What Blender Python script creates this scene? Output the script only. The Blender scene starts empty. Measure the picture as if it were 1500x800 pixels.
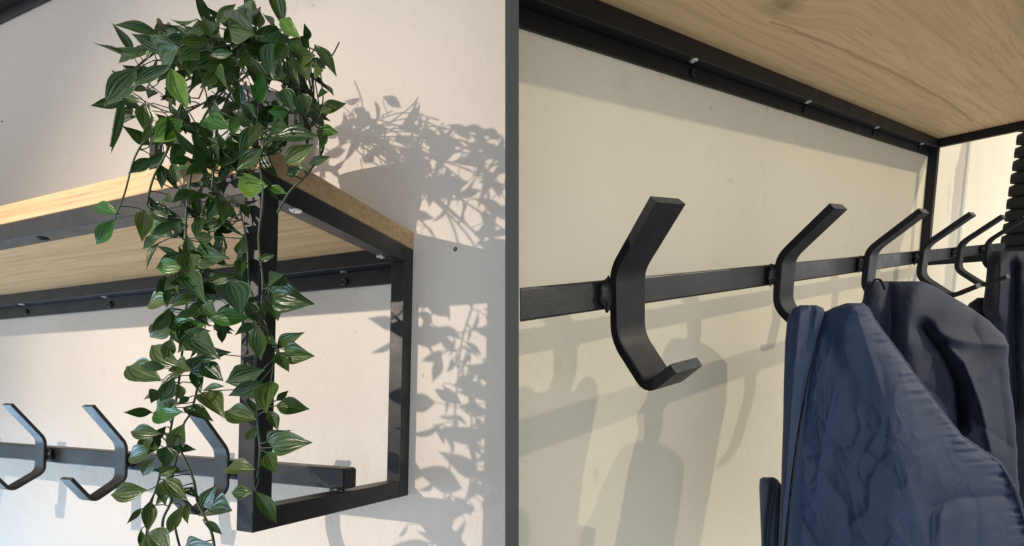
import bpy, bmesh, math, random
from mathutils import Vector, Matrix, noise
random.seed(7)
SC = bpy.context.scene
COL = SC.collection
R = math.radians

# ------------------------------------------------------------------ camera and the two bays
F, PX, PY = 760.0, 750.0, 600.0            # focal length and principal point, in photo pixels
CAL = {
 'L': (((0.924937, 0.015595, -0.379800), (-0.379575, -0.015576, -0.925030), (0.020341, -0.999757, 0.008487)), (-0.199587, 0.165429, 0.999903)),
 'R': (((0.761676, -0.213751, 0.611686), (0.642008, 0.121320, -0.757038), (-0.087608, -0.969325, -0.229637)), (1.688058, -0.594038, 2.145408)),
}
def orth(rows):
    x = Vector(rows[0]).normalized()
    y = Vector(rows[1]); y = (y - x*y.dot(x)).normalized()
    z = Vector(rows[2]); z = (z - x*z.dot(x) - y*z.dot(y)).normalized()
    return x, y, z
AX = {k: orth(v[0]) for k, v in CAL.items()}
TT = {k: Vector(v[1]) for k, v in CAL.items()}
zw = AX['L'][2].copy()
yw = Vector((0, 0, 1)); yw = (yw - zw*yw.dot(zw)).normalized()
xw = yw.cross(zw)
RW = Matrix((xw, yw, zw))                  # view axes -> world, the left rack stands plumb
EYE = Vector((0, 0, 1.4))
def C2W(p): return RW @ Vector(p) + EYE
def bay_matrix(k):
    x, y, z = (RW @ a for a in AX[k])
    m = Matrix((x, y, z)).transposed().to_4x4()
    m.translation = C2W(TT[k])
    return m
MB = {'L': bay_matrix('L'), 'R': bay_matrix('R')}
def ray(k, px, py):
    d = Vector(((px-PX)/F, (py-PY)/F, 1.0))
    return Vector((AX[k][0].dot(d), AX[k][1].dot(d), AX[k][2].dot(d)))
CAMB = {k: Vector((-AX[k][0].dot(TT[k]), -AX[k][1].dot(TT[k]), -AX[k][2].dot(TT[k]))) for k in 'LR'}
def on(k, axis, val, px, py):              # where a sight line meets a plane of the bay
    d = ray(k, px, py)
    return CAMB[k] + d*((val-CAMB[k][axis])/d[axis])
def at_depth(k, z, px, py):
    d = ray(k, px, py)
    return CAMB[k] + d*z

cam_d = bpy.data.cameras.new('camera')
cam = bpy.data.objects.new('camera', cam_d); COL.objects.link(cam)
right, up, back = RW @ Vector((1, 0, 0)), RW @ Vector((0, -1, 0)), RW @ Vector((0, 0, -1))
mm = Matrix((right, up, back)).transposed().to_4x4(); mm.translation = EYE
cam.matrix_world = mm
cam_d.sensor_width = 36.0; cam_d.sensor_fit = 'HORIZONTAL'
cam_d.lens = F/1500*36.0
cam_d.shift_y = (PY-400)/1500
cam_d.clip_start = 0.02; cam_d.clip_end = 200
SC.camera = cam

# ------------------------------------------------------------------ light
W = bpy.data.worlds.new('World'); SC.world = W; W.use_nodes = True
bg = W.node_tree.nodes['Background']
bg.inputs[0].default_value = (0.93, 0.96, 1.0, 1); bg.inputs[1].default_value = 0.56
def lamp(name, kind, k, pos, target, power, color, size=0.02, **kw):
    d = bpy.data.lights.new(name, kind); o = bpy.data.objects.new(name, d); COL.objects.link(o)
    p = MB[k] @ Vector(pos); t = MB[k] @ Vector(target)
    o.location = p; o.rotation_euler = (t-p).to_track_quat('-Z', 'Y').to_euler()
    d.energy = power; d.color = color
    if kind == 'AREA':
        d.shape = 'RECTANGLE'; d.size = size; d.size_y = kw.get('size_y', size)
    else:
        d.shadow_soft_size = size
    if kind == 'SPOT':
        d.spot_size = R(kw.get('spot', 90)); d.spot_blend = kw.get('blend', .3)
    return o
lamp('key_lamp', 'SPOT', 'L', (-.85, 1.75, .77), (-.30, 0, .06), 122, (1, .87, .73), .010, spot=88, blend=1)
lamp('window_light', 'AREA', 'L', (-2.6, .9, -.85), (-.5, .25, .15), 36, (.42, .70, 1), 1.0, size_y=1.2)
lamp('near_lamp', 'POINT', 'R', (-1.537+.65*4, .27+4, .25+.24*4), (-1.5, 0, 0), 245, (1, .88, .68), .03)
lamp('high_lamp', 'POINT', 'R', (-1.537+1.23*2.5, .27+2.5, .95*2.5), (-1.5, 0, 0), 235, (1, .90, .72), .03)
lamp('room_light', 'AREA', 'R', (5.0, 1.05, .06), (-.9, .2, .06), 20, (1, .97, .9), 1.0, size_y=1.0)
lamp('front_light', 'AREA', 'R', (-3.5, 1.5, .35), (-1.7, .2, -.1), 15, (.80, .90, 1), 1.0, size_y=1.0)
SC.view_settings.view_transform = 'Standard'; SC.view_settings.look = 'None'
SC.view_settings.exposure = 0.0; SC.view_settings.gamma = 1
SC.render.engine = 'CYCLES'
SC.cycles.use_denoising = True
SC.cycles.max_bounces = 8

# ------------------------------------------------------------------ materials
def nodes(name):
    m = bpy.data.materials.new(name); m.use_nodes = True
    nt = m.node_tree; b = nt.nodes['Principled BSDF']
    return m, nt, b
def N(nt, t, **kw):
    n = nt.nodes.new(t)
    for k, v in kw.items():
        if k.startswith('i_'): n.inputs[int(k[2:])].default_value = v
        else: setattr(n, k, v)
    return n
def ramp(nt, fac, stops):
    r = nt.nodes.new('ShaderNodeValToRGB'); e = r.color_ramp.elements
    while len(e) < len(stops): e.new(.5)
    for el, (p, c) in zip(e, stops):
        el.position = p; el.color = (*c, 1) if len(c) == 3 else c
    nt.links.new(fac, r.inputs[0]); return r
def mix(nt, fac, a, b, mode='MIX'):
    m = nt.nodes.new('ShaderNodeMix'); m.data_type = 'RGBA'; m.blend_type = mode
    for s, v in ((m.inputs[0], fac), (m.inputs[6], a), (m.inputs[7], b)):
        if hasattr(v, 'is_linked'): nt.links.new(v, s)
        elif isinstance(v, (int, float)): s.default_value = v
        else: s.default_value = (*v, 1)
    return m.outputs[2]
def bump(nt, b, h, strength, dist):
    n = N(nt, 'ShaderNodeBump'); n.inputs['Strength'].default_value = strength; n.inputs['Distance'].default_value = dist
    nt.links.new(h, n.inputs['Height']); nt.links.new(n.outputs[0], b.inputs['Normal'])
def tex_noise(nt, vec, scale, detail=4, rough=.55, dist=0):
    n = N(nt, 'ShaderNodeTexNoise'); n.inputs['Scale'].default_value = scale; n.inputs['Detail'].default_value = detail
    n.inputs['Roughness'].default_value = rough; n.inputs['Distortion'].default_value = dist
    if vec: nt.links.new(vec, n.inputs['Vector'])
    return n.outputs[0]
def coords(nt, scale=(1, 1, 1)):
    t = N(nt, 'ShaderNodeTexCoord'); mp = N(nt, 'ShaderNodeMapping'); mp.inputs['Scale'].default_value = scale
    nt.links.new(t.outputs['Object'], mp.inputs['Vector']); return mp.outputs[0]

def m_wall(name, base, warm, spots):
    m, nt, b = nodes(name)
    v = coords(nt)
    n1 = tex_noise(nt, v, 2.2, 3, .5)
    c = mix(nt, ramp(nt, n1, [(.35, (0, 0, 0)), (.68, (1, 1, 1))]).outputs[0], base, warm)
    n2 = tex_noise(nt, v, 9, 5, .6, .6)                   # faint rubbed stains
    c = mix(nt, ramp(nt, n2, [(.60, (0, 0, 0)), (.74, (.26, .26, .26))]).outputs[0], c, tuple(x*.72 for x in base))
    n3 = tex_noise(nt, v, 55, 2, .5)                      # specks
    c = mix(nt, ramp(nt, n3, [(.735, (0, 0, 0)), (.77, (.5, .5, .5))]).outputs[0], c, tuple(x*.5 for x in base))
    for (p, rx, rz, s, col, rag) in spots:                # single marks with a shape of their own
        mp = N(nt, 'ShaderNodeMapping', vector_type='TEXTURE')
        mp.inputs['Location'].default_value = p; mp.inputs['Scale'].default_value = (rx, 1, rz)
        t = N(nt, 'ShaderNodeTexCoord'); nt.links.new(t.outputs['Object'], mp.inputs['Vector'])
        ln = N(nt, 'ShaderNodeVectorMath', operation='LENGTH'); nt.links.new(mp.outputs[0], ln.inputs[0])
        nn = tex_noise(nt, v, rag, 4, .6)
        ad = N(nt, 'ShaderNodeMath', operation='MULTIPLY_ADD'); nt.links.new(nn, ad.inputs[0]); ad.inputs[1].default_value = 1.3
        nt.links.new(ln.outputs['Value'], ad.inputs[2])
        c = mix(nt, ramp(nt, ad.outputs[0], [(.0, (s, s, s)), (.93, (s, s, s)), (1.0, (0, 0, 0))]).outputs[0], c, col)
    nt.links.new(c, b.inputs['Base Color'])
    b.inputs['Roughness'].default_value = .62
    h1 = tex_noise(nt, v, 160, 3, .6); h2 = tex_noise(nt, v, 24, 3, .5)
    ad = N(nt, 'ShaderNodeMath', operation='MULTIPLY_ADD'); nt.links.new(h2, ad.inputs[0]); ad.inputs[1].default_value = 2.2; nt.links.new(h1, ad.inputs[2])
    bump(nt, b, ad.outputs[0], .30, .004)
    return m

def m_steel(name, col=(.012, .012, .0125), rough=.42):
    m, nt, b = nodes(name)
    v = coords(nt)
    n = tex_noise(nt, v, 60, 4, .6)
    nt.links.new(ramp(nt, n, [(.3, tuple(c*.75 for c in col)), (.75, tuple(c*1.6 for c in col))]).outputs[0], b.inputs['Base Color'])
    r = N(nt, 'ShaderNodeMapRange'); r.inputs[3].default_value = rough-.17; r.inputs[4].default_value = rough+.20
    nt.links.new(tex_noise(nt, v, 22, 4, .6), r.inputs[0]); nt.links.new(r.outputs[0], b.inputs['Roughness'])
    bump(nt, b, tex_noise(nt, v, 300, 4, .7), .28, .001)
    return m

def m_oak(name, light, mid, dark, rot=0, knots=(), sheen=.5, scale=1.0, line=None):
    # planks of oak: stretched noise for the growth bands, fine pores, cathedral arches bent round the knots
    m, nt, b = nodes(name)
    t = N(nt, 'ShaderNodeTexCoord')
    mp = N(nt, 'ShaderNodeMapping'); mp.inputs['Rotation'].default_value = (0, 0, rot)
    nt.links.new(t.outputs['Object'], mp.inputs['Vector'])
    vec = mp.outputs[0]
    for (p, rad, amt) in knots:
        d = N(nt, 'ShaderNodeVectorMath', operation='SUBTRACT'); nt.links.new(vec, d.inputs[0]); d.inputs[1].default_value = p
        sc = N(nt, 'ShaderNodeVectorMath', operation='MULTIPLY'); nt.links.new(d.outputs[0], sc.inputs[0]); sc.inputs[1].default_value = (.45, 1, .6)
        ln = N(nt, 'ShaderNodeVectorMath', operation='LENGTH'); nt.links.new(sc.outputs[0], ln.inputs[0])
        g = N(nt, 'ShaderNodeMapRange'); g.inputs[1].default_value = 0; g.inputs[2].default_value = rad; g.inputs[3].default_value = amt; g.inputs[4].default_value = 0
        g.interpolation_type = 'SMOOTHSTEP'
        nt.links.new(ln.outputs['Value'], g.inputs[0])
        cmb = N(nt, 'ShaderNodeCombineXYZ'); nt.links.new(g.outputs[0], cmb.inputs[1])
        ad = N(nt, 'ShaderNodeVectorMath', operation='ADD'); nt.links.new(vec, ad.inputs[0]); nt.links.new(cmb.outputs[0], ad.inputs[1])
        vec = ad.outputs[0]
    def st(s):
        q = N(nt, 'ShaderNodeMapping'); q.inputs['Scale'].default_value = tuple(x*scale for x in s); nt.links.new(vec, q.inputs['Vector']); return q.outputs[0]
    big = tex_noise(nt, st((.55, 5, 16)), 1.7, 2, .45, .2)
    wv = N(nt, 'ShaderNodeMath', operation='MULTIPLY'); nt.links.new(big, wv.inputs[0]); wv.inputs[1].default_value = 26.0
    fr = N(nt, 'ShaderNodeMath', operation='FRACT'); nt.links.new(wv.outputs[0], fr.inputs[0])
    rings = ramp(nt, fr.outputs[0], [(.0, (.55, .55, .55)), (.10, (.05, .05, .05)), (.55, (.1, .1, .1)), (.93, (.85, .85, .85)), (1.0, (.9, .9, .9))]).outputs[0]
    vis = ramp(nt, tex_noise(nt, st((1.2, 5, 5)), 1.3, 2, .5), [(.42, (.12, .12, .12)), (.62, (.75, .75, .75))]).outputs[0]
    c = mix(nt, mix(nt, 1.0, rings, vis, 'MULTIPLY'), light, mid)
    tone = tex_noise(nt, st((.9, 16, 30)), 1.5, 5, .6)
    c = mix(nt, ramp(nt, tone, [(.32, (0, 0, 0)), (.72, (.62, .62, .62))]).outputs[0], c, mid)
    fine = tex_noise(nt, st((2.2, 75, 120)), 1.0, 4, .6)
    c = mix(nt, ramp(nt, fine, [(.45, (0, 0, 0)), (.75, (.55, .55, .55))]).outputs[0], c, dark)
    if line:                                              # one long dark growth line across the board
        a0, a1, a2, hw_, x_lo, x_hi = line
        tc = N(nt, 'ShaderNodeTexCoord'); sx = N(nt, 'ShaderNodeSeparateXYZ'); nt.links.new(tc.outputs['Object'], sx.inputs[0])
        def mth(op, a, b_):
            q = N(nt, 'ShaderNodeMath', operation=op)
            for k_, v_ in enumerate((a, b_)):
                if hasattr(v_, 'is_linked'): nt.links.new(v_, q.inputs[k_])
                else: q.inputs[k_].default_value = v_
            return q.outputs[0]
        X, Y = sx.outputs[0], sx.outputs[1]
        f0 = mth('ADD', mth('MULTIPLY', mth('ADD', mth('MULTIPLY', X, a2), a1), X), a0)
        wb = mth('MULTIPLY', mth('SUBTRACT', tex_noise(nt, tc.outputs['Object'], 14, 4, .6), .5), .018)
        dd = mth('ABSOLUTE', mth('ADD', mth('SUBTRACT', Y, f0), wb), 0)
        lf = ramp(nt, mth('DIVIDE', dd, hw_), [(0, (.75, .75, .75)), (.5, (.35, .35, .35)), (1, (0, 0, 0))]).outputs[0]
        inr = mth('MULTIPLY', mth('GREATER_THAN', X, x_lo), mth('LESS_THAN', X, x_hi))
        c = mix(nt, mth('MULTIPLY', lf, inr), c, dark)
    pores = tex_noise(nt, st((9, 240, 240)), 1.0, 3, .65)
    c = mix(nt, ramp(nt, pores, [(.56, (0, 0, 0)), (.72, (.55, .55, .55))]).outputs[0], c, dark)
    for (p, rad, amt) in knots:
        d = N(nt, 'ShaderNodeVectorMath', operation='SUBTRACT'); nt.links.new(mp.outputs[0], d.inputs[0]); d.inputs[1].default_value = p
        sc = N(nt, 'ShaderNodeVectorMath', operation='MULTIPLY'); nt.links.new(d.outputs[0], sc.inputs[0]); sc.inputs[1].default_value = (.5, 1, .6)
        ln = N(nt, 'ShaderNodeVectorMath', operation='LENGTH'); nt.links.new(sc.outputs[0], ln.inputs[0])
        nz = N(nt, 'ShaderNodeMath', operation='MULTIPLY_ADD'); nt.links.new(tex_noise(nt, mp.outputs[0], 60, 3), nz.inputs[0]); nz.inputs[1].default_value = rad*.22
        nt.links.new(ln.outputs['Value'], nz.inputs[2])
        f = N(nt, 'ShaderNodeMapRange'); f.inputs[1].default_value = rad*.12; f.inputs[2].default_value = rad*.42; f.inputs[3].default_value = .75; f.inputs[4].default_value = 0
        nt.links.new(nz.outputs[0], f.inputs[0])
        c = mix(nt, f.outputs[0], c, tuple(x*.6 for x in dark))
    nt.links.new(c, b.inputs['Base Color'])
    b.inputs['Roughness'].default_value = sheen
    bump(nt, b, pores, .15, .001)
    return m

def m_plain(name, col, rough=.5, metal=0, nz=.25, scale=40, bmp=.1):
    m, nt, b = nodes(name)
    v = coords(nt)
    n = tex_noise(nt, v, scale, 4, .6)
    nt.links.new(ramp(nt, n, [(.3, tuple(c*(1-nz) for c in col)), (.7, tuple(c*(1+nz) for c in col))]).outputs[0], b.inputs['Base Color'])
    b.inputs['Roughness'].default_value = rough; b.inputs['Metallic'].default_value = metal
    bump(nt, b, n, bmp, .002)
    return m

def m_leaf(name, dark, mid, vein):
    m, nt, b = nodes(name)
    uv = N(nt, 'ShaderNodeUVMap'); uv.uv_map = 'UVMap'
    sp = N(nt, 'ShaderNodeSeparateXYZ'); nt.links.new(uv.outputs[0], sp.inputs[0])
    oi = N(nt, 'ShaderNodeObjectInfo')
    # veins run from base to tip: constant u, u in 0..1 over the width
    a = N(nt, 'ShaderNodeMath', operation='SUBTRACT'); nt.links.new(sp.outputs[0], a.inputs[0]); a.inputs[1].default_value = .5
    ab = N(nt, 'ShaderNodeMath', operation='ABSOLUTE'); nt.links.new(a.outputs[0], ab.inputs[0])
    wob = tex_noise(nt, uv.outputs[0], 7, 3, .6)
    ph = N(nt, 'ShaderNodeMath', operation='MULTIPLY_ADD'); nt.links.new(wob, ph.inputs[0]); ph.inputs[1].default_value = .07; nt.links.new(ab.outputs[0], ph.inputs[2])
    mu = N(nt, 'ShaderNodeMath', operation='MULTIPLY'); nt.links.new(ph.outputs[0], mu.inputs[0]); mu.inputs[1].default_value = 34
    co = N(nt, 'ShaderNodeMath', operation='COSINE'); nt.links.new(mu.outputs[0], co.inputs[0])
    c = mix(nt, ramp(nt, tex_noise(nt, uv.outputs[0], 3.2, 4, .6), [(.3, (0, 0, 0)), (.75, (1, 1, 1))]).outputs[0], dark, mid)
    streak = ramp(nt, tex_noise(nt, uv.outputs[0], 5, 3, .5), [(.38, (.12, .12, .12)), (.66, (1, 1, 1))]).outputs[0]
    vf = mix(nt, 1.0, ramp(nt, co.outputs[0], [(.55, (0, 0, 0)), (1.0, (.14, .14, .14))]).outputs[0], streak, 'MULTIPLY')
    c = mix(nt, vf, c, vein)
    midrib = ramp(nt, ab.outputs[0], [(.0, (.4, .4, .4)), (.035, (0, 0, 0))]).outputs[0]
    c = mix(nt, midrib, c, vein)
    rim = ramp(nt, ab.outputs[0], [(.462, (0, 0, 0)), (.5, (.8, .8, .8))]).outputs[0]
    c = mix(nt, rim, c, tuple(min(1, x*1.5) for x in vein))
    hs = N(nt, 'ShaderNodeHueSaturation')
    h = N(nt, 'ShaderNodeMapRange'); nt.links.new(oi.outputs['Random'], h.inputs[0]); h.inputs[3].default_value = .468; h.inputs[4].default_value = .520
    vv = N(nt, 'ShaderNodeMapRange'); nt.links.new(oi.outputs['Random'], vv.inputs[0]); vv.inputs[3].default_value = 1.3; vv.inputs[4].default_value = .72
    nt.links.new(h.outputs[0], hs.inputs['Hue']); nt.links.new(vv.outputs[0], hs.inputs['Value']); nt.links.new(c, hs.inputs['Color'])
    nt.links.new(hs.outputs[0], b.inputs['Base Color'])
    b.inputs['Roughness'].default_value = .33
    b.inputs['Specular IOR Level'].default_value = .5
    tl = N(nt, 'ShaderNodeBsdfTranslucent'); nt.links.new(hs.outputs[0], tl.inputs['Color'])
    ms = N(nt, 'ShaderNodeMixShader'); ms.inputs[0].default_value = .16
    out = nt.nodes['Material Output']
    nt.links.new(b.outputs[0], ms.inputs[1]); nt.links.new(tl.outputs[0], ms.inputs[2]); nt.links.new(ms.outputs[0], out.inputs['Surface'])
    bump(nt, b, co.outputs[0], .35, .0012)
    return m

def m_cloth(name, col, lo=.8, rough=.55):
    m, nt, b = nodes(name)
    v = coords(nt)
    n = tex_noise(nt, v, 7, 5, .6)
    c = ramp(nt, n, [(.3, tuple(x*lo for x in col)), (.7, tuple(x*1.15 for x in col))]).outputs[0]
    nt.links.new(c, b.inputs['Base Color'])
    b.inputs['Roughness'].default_value = rough
    b.inputs['Specular IOR Level'].default_value = .35
    b.inputs['Sheen Weight'].default_value = .12; b.inputs['Sheen Roughness'].default_value = .4
    b.inputs['Sheen Tint'].default_value = (.6, .7, .9, 1)
    w = N(nt, 'ShaderNodeTexWave', wave_type='BANDS', bands_direction='DIAGONAL'); w.inputs['Scale'].default_value = 420
    nt.links.new(v, w.inputs['Vector'])
    ad = N(nt, 'ShaderNodeMath', operation='MULTIPLY_ADD'); nt.links.new(tex_noise(nt, v, 45, 5, .65), ad.inputs[0]); ad.inputs[1].default_value = 4
    nt.links.new(w.outputs[0], ad.inputs[2])
    bump(nt, b, ad.outputs[0], .20, .0016)
    return m

STEEL = m_steel('black_powder_coated_steel', (.011, .011, .0115), .40)
STEEL_R = m_steel('black_steel_shaded', (.005, .005, .005), .46)  # same black steel, colour darkened to stand in for the weaker light here
STEEL_R.node_tree.nodes['Principled BSDF'].inputs['Specular IOR Level'].default_value = .32
WORN = m_plain('worn_cut_steel', (.05, .05, .047), .6, .2, .6, 260, .8)
WELD = m_plain('weld_bead', (.022, .023, .023), .4, .5, .6, 120, .9)
ZINC = m_plain('zinc_screw', (.62, .62, .62), .3, .9)
BLACK = m_plain('black_plastic', (.008, .008, .008), .5)
HOLE = m_plain('hole_dark', (.01, .009, .008), .9)
POT = m_plain('white_ceramic', (.62, .61, .6), .45, 0, .05, 6)
SOIL = m_plain('potting_soil', (.02, .014, .01), .95, 0, .5, 120, .8)
STEM = m_plain('plant_stem', (.022, .045, .016), .5, 0, .5, 60)
GREY = m_plain('grey_divider', (.040, .040, .040), .8, 0, .03, 30, .03)
LEAFS = [m_leaf('leaf_dark', (.016, .042, .006), (.040, .088, .012), (.10, .16, .040)),
         m_leaf('leaf_bright', (.024, .095, .008), (.058, .175, .018), (.11, .24, .05)),
         m_leaf('leaf_blue_green', (.013, .042, .012), (.030, .078, .023), (.10, .165, .065)),
         m_leaf('leaf_olive', (.022, .052, .008), (.050, .100, .016), (.18, .25, .075))]

# ------------------------------------------------------------------ object helpers
def mesh_obj(name, bm, mat, parent=None, smooth=False, mat_world=None):
    me = bpy.data.meshes.new(name)
    bmesh.ops.recalc_face_normals(bm, faces=bm.faces[:])
    bm.to_mesh(me); bm.free()
    for mm_ in (mat if isinstance(mat, (list, tuple)) else [mat]): me.materials.append(mm_)
    if smooth:
        for p in me.polygons: p.use_smooth = True
    o = bpy.data.objects.new(name, me); COL.objects.link(o)
    if parent: o.parent = parent
    elif mat_world is not None: o.matrix_world = mat_world
    return o
def smooth_angle(me, deg):
    for p in me.polygons: p.use_smooth = True
    me.set_sharp_from_angle(angle=R(deg))
def tag(o, label=None, cat=None, group=None, kind=None):
    if label: o['label'] = label
    if cat: o['category'] = cat
    if group: o['group'] = group
    if kind: o['kind'] = kind
    return o
class Thing:
    """an Empty at the base of a thing in one bay; parts are given in bay coordinates"""
    def __init__(self, name, k, base, label, cat, group=None):
        self.k = k; self.base = Vector(base)
        o = bpy.data.objects.new(name, None); COL.objects.link(o); o.empty_display_size = .05
        o.matrix_world = MB[k] @ Matrix.Translation(self.base)
        self.o = tag(o, label, cat, group)
    def part(self, name, bm, mat, parent=None, smooth=False):
        bmesh.ops.translate(bm, verts=bm.verts[:], vec=-self.base)
        return mesh_obj(name, bm, mat, parent or self.o, smooth)
def box(bm, x0, x1, y0, y1, z0, z1, bev=0.0, seg=2):
    vs = [bm.verts.new((x, y, z)) for x in (x0, x1) for y in (y0, y1) for z in (z0, z1)]
    idx = ((0, 1, 3, 2), (4, 6, 7, 5), (0, 4, 5, 1), (2, 3, 7, 6), (0, 2, 6, 4), (1, 5, 7, 3))
    fs = [bm.faces.new([vs[i] for i in f]) for f in idx]
    bmesh.ops.recalc_face_normals(bm, faces=fs)
    if bev:
        es = list({e for f in fs for e in f.edges})
        bmesh.ops.bevel(bm, geom=es, offset=bev, segments=seg, profile=.5, affect='EDGES')
    return bm
def bx(*a, **k): return box(bmesh.new(), *a, **k)
def disc(bm, c, axis, r, h, n=14, bev=.3):
    """a short round head along an axis, domed a little"""
    a = Vector(axis).normalized(); u = a.orthogonal().normalized(); v = a.cross(u)
    c = Vector(c); rings = []
    for rr, hh in ((r, 0), (r, h*(1-bev)), (r*.8, h), (r*.42, h), (r*.36, h*.45)):
        rings.append([bm.verts.new(c + a*hh + (u*math.cos(t)+v*math.sin(t))*rr) for t in (2*math.pi*i/n for i in range(n))])
    for p, q in zip(rings, rings[1:]):
        for i in range(n): bm.faces.new((p[i], p[(i+1) % n], q[(i+1) % n], q[i]))
    bm.faces.new(rings[-1]); bm.faces.new(rings[0][::-1])
    return bm
def tube(bm, pts, rad, n=6):
    rings = []; pts = [Vector(p) for p in pts]
    for i, p in enumerate(pts):
        d = (pts[min(i+1, len(pts)-1)] - pts[max(i-1, 0)]).normalized()
        u = d.orthogonal().normalized() if i == 0 else (rings_u - d*rings_u.dot(d)).normalized()
        rings_u = u; v = d.cross(u); r = rad[i] if isinstance(rad, (list, tuple)) else rad
        rings.append([bm.verts.new(p + (u*math.cos(t)+v*math.sin(t))*r) for t in (2*math.pi*j/n for j in range(n))])
    for p, q in zip(rings, rings[1:]):
        for j in range(n): bm.faces.new((p[j], p[(j+1) % n], q[(j+1) % n], q[j]))
    bm.faces.new(rings[0][::-1]); bm.faces.new(rings[-1])
    return bm
def spline(pts, n=8):
    pts = [Vector(p) for p in pts]; out = []
    for i in range(len(pts)-1):
        p0, p1, p2, p3 = pts[max(i-1, 0)], pts[i], pts[i+1], pts[min(i+2, len(pts)-1)]
        for j in range(n):
            t = j/n
            out.append(.5*((2*p1)+(-p0+p2)*t+(2*p0-5*p1+4*p2-p3)*t*t+(-p0+3*p1-3*p2+p3)*t**3))
    out.append(pts[-1]); return out
def fillet(prof, rads, n=5):
    """round the corners of a polyline of (y, z)"""
    out = [Vector(prof[0])]
    for i in range(1, len(prof)-1):
        a, b_, c = Vector(prof[i-1]), Vector(prof[i]), Vector(prof[i+1])
        r = rads[i-1]; p = b_ + (a-b_).normalized()*r; q = b_ + (c-b_).normalized()*r
        for j in range(n+1):
            t = j/n; out.append((1-t)**2*p + 2*t*(1-t)*b_ + t*t*q)
    out.append(Vector(prof[-1])); return out
def strip(bm, prof, x0, x1, th, bev):
    """bent flat bar: profile (y,z) of its outer face, thickness towards the wall side"""
    P = [Vector(p) for p in prof]; nrm = []
    for i in range(len(P)):
        d = (P[min(i+1, len(P)-1)] - P[max(i-1, 0)]).normalized()
        nrm.append(Vector((-d.y, d.x)))
    b = bev
    secs = []
    for p, n_ in zip(P, nrm):
        sec = []
        for x, o in ((x0+b, 0), (x0, -b), (x0, -th+b), (x0+b, -th), (x1-b, -th), (x1, -th+b), (x1, -b), (x1-b, 0)):
            q = p + n_*o; sec.append(bm.verts.new((x, q.x, q.y)))
        secs.append(sec)
    for s, t in zip(secs, secs[1:]):
        for i in range(8): bm.faces.new((s[i], s[(i+1) % 8], t[(i+1) % 8], t[i]))
    for f in (bm.faces.new(secs[0][::-1]), bm.faces.new(secs[-1])): f.material_index = 1
    return bm
def lump(bm, c, r, seed=0, n=10, m=6, amp=.35):
    c = Vector(c); rows = []
    for i in range(m+1):
        ph = math.pi*i/m; row = []
        for j in range(n):
            th = 2*math.pi*j/n
            d = Vector((math.sin(ph)*math.cos(th), math.sin(ph)*math.sin(th), math.cos(ph)))
            k = 1 + amp*noise.noise(d*2.2 + Vector((seed, seed*.7, 0)))
            row.append(bm.verts.new(c + Vector((d.x*r[0], d.y*r[1], d.z*r[2]))*k))
        rows.append(row)
    for a, b_ in zip(rows, rows[1:]):
        for j in range(n): bm.faces.new((a[j], a[(j+1) % n], b_[(j+1) % n], b_[j]))
    bmesh.ops.remove_doubles(bm, verts=bm.verts[:], dist=1e-6)
    return bm
def view_x(k, p):                          # signed distance from the divider's middle plane
    return TT[k].x + AX[k][0].x*p[0] + AX[k][1].x*p[1] + AX[k][2].x*p[2]
def cut_at_divider(bm, off=.0075):
    """the right rack ends against the divider"""
    n = Vector((AX['R'][0].x, AX['R'][1].x, AX['R'][2].x)); p = n*(off-TT['R'].x)
    g = bm.verts[:]+bm.edges[:]+bm.faces[:]
    r = bmesh.ops.bisect_plane(bm, geom=g, plane_co=p, plane_no=n, clear_inner=True)
    es = [e for e in r['geom_cut'] if isinstance(e, bmesh.types.BMEdge)]
    if es: bmesh.ops.holes_fill(bm, edges=es)
    return bm

# ------------------------------------------------------------------ divider and walls
def make_wall(k, x_far, z0, z1, mat, name, off):
    bm = bmesh.new(); n = Vector((AX[k][0].x, AX[k][1].x, AX[k][2].x)); vs = []
    for y in (0, -.1):
        for z in (z0, z1):
            xc = (off - TT[k].x - n.y*y - n.z*z)/n.x
            vs.append((bm.verts.new((x_far, y, z)), bm.verts.new((xc, y, z))))
    (a, b_), (c, d), (e, f), (g, h) = vs
    for q in ((a, b_, d, c), (f, e, g, h), (e, f, b_, a), (c, d, h, g), (e, a, c, g), (b_, f, h, d)): bm.faces.new(q)
    o = mesh_obj(name, bm, mat, None, False, MB[k]); return tag(o, kind='structure')
def lpt(px, py): return on('L', 1, 0, px, py)
def rpt(px, py): return on('R', 1, 0, px, py)
WALL_L = m_wall('painted_plaster_beige', (.64, .575, .51), (.69, .615, .54), [
    (tuple(lpt(150, 545)), .05, .035, .16, (.45, .41, .36), 30), (tuple(lpt(60, 415)), .02, .03, .3, (.5, .49, .48), 60)])
WALL_R = m_wall('painted_plaster_cream', (.785, .71, .55), (.825, .75, .585), [
    (tuple(rpt(1070, 264)), .045, .022, .22, (.52, .45, .30), 40),
    (tuple(rpt(1042, 160)), .028, .012, .30, (.38, .34, .26), 150),
    (tuple(rpt(815, 540)), .03, .05, .12, (.50, .44, .32), 40), (tuple(rpt(848, 562)), .006, .004, .5, (.12, .11, .09), 90),
    (tuple(rpt(930, 330)), .05, .03, .10, (.55, .47, .33), 50), (tuple(rpt(1180, 470)), .05, .04, .14, (.50, .44, .32), 50),
    (tuple(rpt(1390, 290)), .09, .22, .35, (.50, .48, .40), 14),
    (tuple(rpt(1400, 245)), .10, .05, .30, (.50, .48, .40), 30)])
wallL = make_wall('L', -4.5, -1.6, 2.6, WALL_L, 'wall', -.001)
wallR = make_wall('R', 6.5, -2.4, 2.4, WALL_R, 'wall', .001)
bm = bmesh.new()
zf = .45; hw = 10.0/F*zf
vs = [C2W((x, y, z)) for x in (-hw, hw) for y in (-1.0, .75) for z in (zf, 1.02)]
vv = [bm.verts.new(v) for v in vs]
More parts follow.
